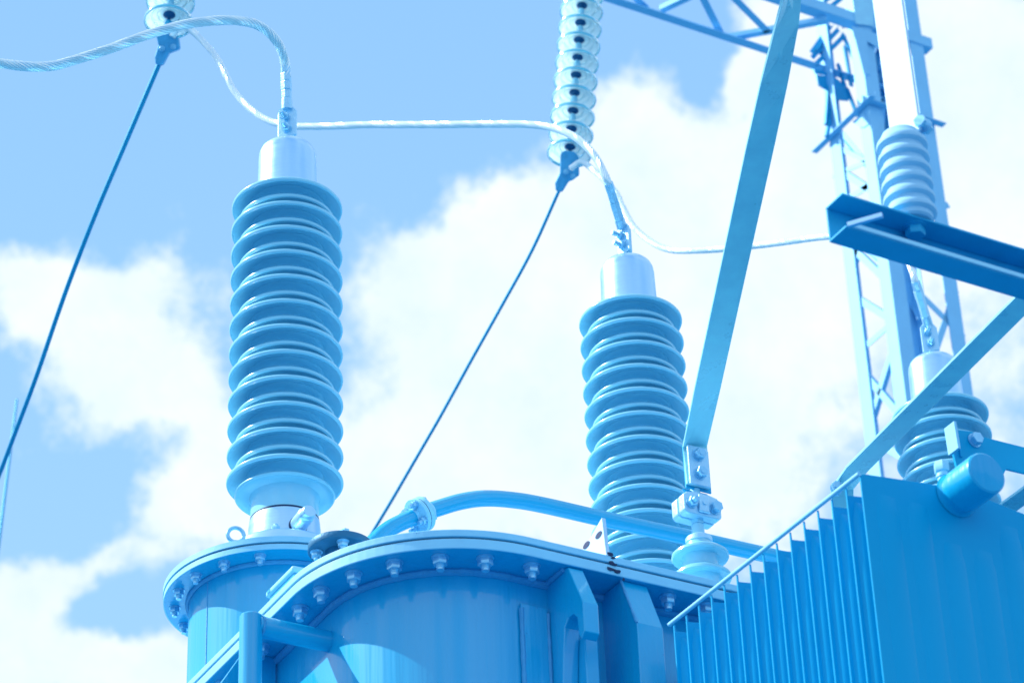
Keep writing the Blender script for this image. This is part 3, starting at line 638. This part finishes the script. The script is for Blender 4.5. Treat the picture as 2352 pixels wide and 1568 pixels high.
def channels(first):      # pressed vertical oil channels, raised both sides
    s = MB(); k = 0
    for i in range(6):
        x0 = (XR + .024 + i * .062) if first else (XR + .0075 + i * .062); x1 = x0 + (.046 if first else .034); top = 3.8600 if not (HX - .06 < (x0 + x1) / 2 < HX + .06) else 3.80
        for sg in (-1, 1):
            n = 10; vs = []; hh = .0034 if first else .0120
            rows = [(2.02, 0), (2.06, 1), (top - .035, 1), (top - .018, .8), (top, 0)]
            for z, h in rows:
                for j in range(n + 1):
                    t = j / n; b = math.sin(PI * t) ** .7 if 0 < t < 1 else 0
                    vs.append((x0 + (x1 - x0) * (.5 + (t - .5) * (1 if h > .9 else .82)), sg * (.00180 + hh * b * h), z))
            fs = []
            for r in range(4):
                for j in range(n):
                    f_ = (r * (n + 1) + j, r * (n + 1) + j + 1, (r + 1) * (n + 1) + j + 1, (r + 1) * (n + 1) + j)
                    fs.append(f_ if sg < 0 else f_[::-1])
            s.add(vs, fs, True)
    return s
proto = {}
for i in range(NF):
    key = i == 0
    if key not in proto:
        s = fin_mesh(key); c = channels(key)
        a = s.build('fin', 'paint_rad', None, org=(XR, 0, 0), bevel=.0012); b = c.build('pressed_channels', 'paint_rad', None, org=(XR, 0, 0)); b.parent = a; b.location = (0, 0, 0)
        a.parent = rd; proto[key] = a; cur = a
    else: cur = copy_tree(proto[key], rd)
    cur.location = Vc((XR, FY0 + FST * i, 0)) - BASE[rd.name]
s = MB().cyl((HX, FY0 - .020, HZ), (HX, wallY + .02, HZ), .0345, n=64); s.build('header_pipe', 'paint', rd)
MB().lathe([(.0348, 0), (.0375, .003), (.0375, .020), (.0375, .062), (.0368, .0665), (.034, .069), (.0001, .0695)], (HX, FY0 - .020, HZ), (0, -1, 0), 72).build('pipe_cap', 'paint', rd)
MB().lathe([(.0345, 0), (.0395, .0005), (.0375, .0025), (.0362, .005), (.0348, .008)], (HX, FY0 - .003, HZ), (0, -1, 0), 72).build('collar', 'paint_rad', rd)
MB().cyl((HX, FY0, 2.1), (HX, wallY + .02, 2.1), .034).build('lower_header_pipe', 'paint_rad', rd)
MB().tube([(XR - .001, FY0 - .001, 3.8880), (XR - .001, FY0 + FST * 14 + .012, 3.8880)], .0040, 14).build('tie_rod', 'edge', rd)
pv = Vc((HX - .006, FY0 + .045, HZ + .034)); pv = Vc((HX - .010, FY0 + .012, HZ + .030))
s = MB().cyl(pv, pv + Vc((0, 0, .022)), .0095, n=24); s.hexn(pv + Vc((0, 0, .020)), pv + Vc((0, 0, .038)), .0135); s.lathe([(.0115, .0)  , (.0115, .004)], pv + Vc((0, 0, .010)), (0, 0, 1), 24); s.build('vent_plug', 'galv', rd)
# tie bracket behind the header
ty = 3.42
tb = thing('tie_bracket', 'blue tie plate with one hexagon bolt behind the radiator pipe cap', 'bracket', wy(2190, 1040, ty))
A = [wy(u, v, ty) for u, v in [(2177, 984), (2232, 990), (2262, 1003), (2300, 1013), (2480, 1058), (2480, 1116), (2312, 1076), (2290, 1120), (2205, 1100)]]
MB().prism(A, (0, .006, 0)).build('tie_plate', 'paint_rad', tb, bevel=.001)
a, b = wy(2177, 984, ty), wy(2187, 1046, ty)
MB().beam(a + Vc((-.0035, -.012, 0)), b + Vc((-.0035, -.012, 0)), .030, .006, (0, 1, 0)).build('end_flange', 'edge', tb, bevel=.001)
MB().beam(wy(2196, 988, ty) + Vc((0, -.002, 0)), wy(2207, 1050, ty) + Vc((0, -.002, 0)), .005, .003, (1, 0, 0)).build('fold', 'paint_rad', tb)
add_bolt(tb, wy(2237, 1012, ty) + Vc((0, -.001, 0)), (0, -1, 0), r=.0062, length=.005, grip=.01)

# ------------------------------------------------------------------ near steel channel with ribbed insulator and upright bar
y0 = wd(2110, 545, 4.35).y
def by(u, v): return wy(u, v, y0)
pa, pbb = by(1936, 452), by(1936, 482)
zt0 = by(2110, 490).z; xl = by(1938, 480).x; xr_ = xl + 2.2
ch = thing('steel_channel', 'dark blue blurred steel channel beam jutting in from the right edge', 'beam', (xl, y0, zt0), None)
hC, dC, tC = .064, .045, .004
zt0 = by(1950, 447).z
s = MB()
s.box((xl, y0, zt0 - tC), (xr_, y0 + dC, zt0)); s.box((xl, y0 + dC - tC, zt0 - hC + tC + .0002), (xr_, y0 + dC, zt0 - tC - .0002)); s.box((xl, y0, zt0 - hC), (xr_, y0 + dC, zt0 - hC + tC))
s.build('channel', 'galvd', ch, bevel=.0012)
MB().box((xl + .004, y0 - .004, zt0 - hC + .002), (xr_, y0 - .0004, zt0 - hC + .009)).build('edge_strip', 'galv', ch)
bo = add_bolt(ch, (by(2122, 520).x, y0 + .022, zt0 - tC), (0, 0, -1), r=.008, length=.014, grip=.004, nutm='galvd', headm='galvd')
MB().beam((xl - .004, y0 - .010, zt0 - hC - .004), (xl + .030, y0 - .052, zt0 - hC - .002), .007, .007).build('pin', 'alum', ch)
# insulator on the channel
bI = by(2117, 500); cxI = bI.x; cyI = y0 + .024
ri = thing('post_insulator', 'blurred ribbed grey insulator standing on the dark channel beam', 'insulator', (cxI, cyI, zt0))
pr = [(.030, .001), (.0335, .004)]
for k in range(6):
    z = .012 + k * .0258
    pr += [(.0335, z), (.036, z + .001), (.0400, z + .004), (.0405, z + .008), (.0395, z + .012), (.0355, z + .018), (.0335, z + .021)]
pr += [(.030, .170), (.010, .172)]
MB().lathe(pr, (cxI, cyI, zt0), (0, 0, 1), 72).build('ribbed_body', 'rib', ri)
ub = Vc((cxI + .012, cyI, zt0 + .172))
flat_bar([ub, ub + Vc((.0, 0, .25)), ub + Vc((0, 0, .8))], (.3, -.95, 0), .056, .006, 'flat_busbar', 'bright upright flat bar rising from the ribbed insulator to the top edge', group='flat metal bars rising to the upper right', m='white', bolts=[(ub + Vc((.018, -.024, .012)), (.85, .5, 0))])  # white base colour paints the sunlit look onto this aluminium bar

# ------------------------------------------------------------------ lattice tower
DT = 12.0
pB = wd(2037, 571, DT); xB, yB = pB.x, pB.y
pA = wx(1935, 571, xB); yA = pA.y
pC = wy(2187, 571, yB); xC = pC.x
tw = thing('lattice_tower', 'tall lattice steel tower with side arm behind the right of the transformer', 'tower', ((xB + xC) / 2, (yA + yB) / 2, 0))
zTop = wd(1950, -60, 12.6).z + .5
lw, lt = .074, .005
for x, y, n1, n2 in ((xB, yB, (1, 0, 0), (0, 1, 0)), (xB, yA, (1, 0, 0), (0, -1, 0)), (xC, yB, (-1, 0, 0), (0, 1, 0)), (xC, yA, (-1, 0, 0), (0, -1, 0))):
    MB().angle((x, y, 0), (x, y, zTop), lw, lt, n1, n2).build('leg', 'tower', tw)
def brace(a, b, w, nrm, m='tower', nm='brace', off=.004):
    nrm = Vc(nrm); a = Vc(a) + nrm * off; b = Vc(b) + nrm * off
    d = (b - a).normalized(); side = d.cross(nrm).normalized()
    s = MB().beam(a, b, w, .004, side); s.beam(a - nrm * (-(w * .35)) + side * (w / 2 + .002), b + nrm * (w * .35) + side * (w / 2 + .002), .004, w * .7 + .004, side); s.build(nm, m, tw)
def AB(l, w=.026):
    for (u0, v0, u1, v1) in l: brace(wx(u0, v0, xB + .006), wx(u1, v1, xB + .006), w, (1, 0, 0))
def BC(l, w=.026):
    for (u0, v0, u1, v1) in l: brace(wy(u0, v0, yB + .006), wy(u1, v1, yB + .006), w, (0, 1, 0))
AB([(1931, 546, 2030, 642), (1972, 552, 1945, 640), (1950, 676, 2045, 735), (1972, 808, 2047, 742), (2050, 790, 1993, 975), (1975, 850, 2057, 946), (2000, 1010, 2075, 1052), (1925, 470, 2020, 410), (1916, 385, 2000, 440)])
AB([(1905, 330, 1990, 372), (1912, 405, 2003, 365)], .018)
BC([(2030, 470, 2140, 540), (2040, 430, 2130, 330), (2110, 880, 2200, 960), (2196, 665, 2140, 830), (2120, 680, 2215, 775), (2080, 560, 2180, 600), (2210, 850, 2150, 1000), (2100, 500, 2180, 470), (2030, 330, 2110, 420)])
# far faces
for (u0, v0, u1, v1) in [(1930, 300, 2030, 420), (2075, 640, 2120, 730), (1985, 560, 2070, 640)]: brace(wx(u0, v0, xC - .006), wx(u1, v1, xC - .006), .022, (-1, 0, 0))
# horizontal ring with overhang
zr = wx(1985, 250, xB).z
MB().angle((xB - .002, yB - .06, zr), (xB - .002, yA + .10, zr), .030, .004, (-1, 0, 0), (0, 0, 1)).build('ring_bar', 'tower', tw)
MB().angle((xB - .03, yB - .002, zr + .004), (xC + .04, yB - .002, zr + .004), .032, .004, (0, -1, 0), (0, 0, 1)).build('ring_bar', 'tower', tw)
# crossarm
zarm = wy(1640, 84, yA).z; zarm2 = wy(1950, 48, yB).z
xe = wy(1300, -20, yA).x
def ch_(y, z, x0, w, nm='arm_chord', n1=(0, 1, 0)): MB().angle((x0, y, z), (xC + .05, y, z), w, .005, n1, (0, 0, 1)).build(nm, 'tower', tw)
ch_(yA + .004, zarm, xe - 1.0, .042, n1=(0, -1, 0)); ch_(yB - .006, zarm2, xe - 1.0, .055)
def flatz(l, z, w=.028):
    for (u0, v0, u1, v1) in l: brace(wz(u0, v0, z), wz(u1, v1, z), w, (0, 0, 1), nm='arm_brace')
flatz([(1675, 93, 1900, 52), (1660, 86, 1612, -10), (1765, 75, 1680, -10), (1520, 28, 1600, -10), (1485, 20, 1455, -8)], (zarm + zarm2) / 2)
# head plates and gussets
def plate(pts, pl, nm='gusset_plate', m='tower'):
    f_ = (lambda u, v: wx(u, v, pl[1])) if pl[0] == 'x' else (lambda u, v: wy(u, v, pl[1]))
    d = (.004, 0, 0) if pl[0] == 'x' else (0, .004, 0)
    MB().prism([f_(u, v) for u, v in pts], d).build(nm, m, tw)
plate([(1955, -20), (2060, -20), (2062, 30), (2010, 20), (2006, 60), (1966, 55)], ('y', yB - .010), m='galv')
plate([(2012, -20), (2052, -20), (2056, 90), (2022, 80), (2015, 32), (2012, 28)], ('y', yB - .016), m='galvd')
plate([(1957, 60), (2058, 92), (2062, 120), (2064, 200), (2056, 150), (2040, 130), (2030, 118), (1992, 95), (1998, 170), (1985, 170)], ('y', yB - .012))
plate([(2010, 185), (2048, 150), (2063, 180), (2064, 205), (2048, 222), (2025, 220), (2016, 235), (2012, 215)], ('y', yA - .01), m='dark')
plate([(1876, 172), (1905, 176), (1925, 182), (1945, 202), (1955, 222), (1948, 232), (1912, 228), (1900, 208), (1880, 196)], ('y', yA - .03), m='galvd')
plate([(1857, 150), (1868, 146), (1880, 178), (1878, 190)], ('x', xB - .004))
plate([(1958, 280), (1985, 258), (1995, 285), (1985, 292), (1975, 293)], ('x', xB - .004))
for (u0, v0, u1, v1) in [(1862, 122, 1905, 60), (1870, 150, 1935, 85), (1925, 70, 1865, 135), (1925, 150, 1940, 200), (1935, 80, 1975, 170), (1870, 165, 1898, 170), (1915, 225, 1898, 318), (1905, 172, 1897, 290), (1945, 205, 1970, 270), (1940, 110, 1955, 200), (1880, 10, 1930, -20), (1890, 30, 1945, -15)]:
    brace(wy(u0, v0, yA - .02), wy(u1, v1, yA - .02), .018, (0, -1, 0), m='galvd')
for (u0, v0, u1, v1) in [(2005, 180, 2025, 105), (2010, 190, 2055, 148), (2012, 250, 2050, 215), (2045, 215, 2038, 300), (2022, 225, 2018, 300), (1990, 10, 2000, 60)]:
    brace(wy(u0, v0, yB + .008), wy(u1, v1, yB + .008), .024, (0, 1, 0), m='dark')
for (u0, v0, u1, v1) in [(1930, 60, 1990, 20), (1900, 90, 1880, 125), (2000, 130, 2030, 180)]:
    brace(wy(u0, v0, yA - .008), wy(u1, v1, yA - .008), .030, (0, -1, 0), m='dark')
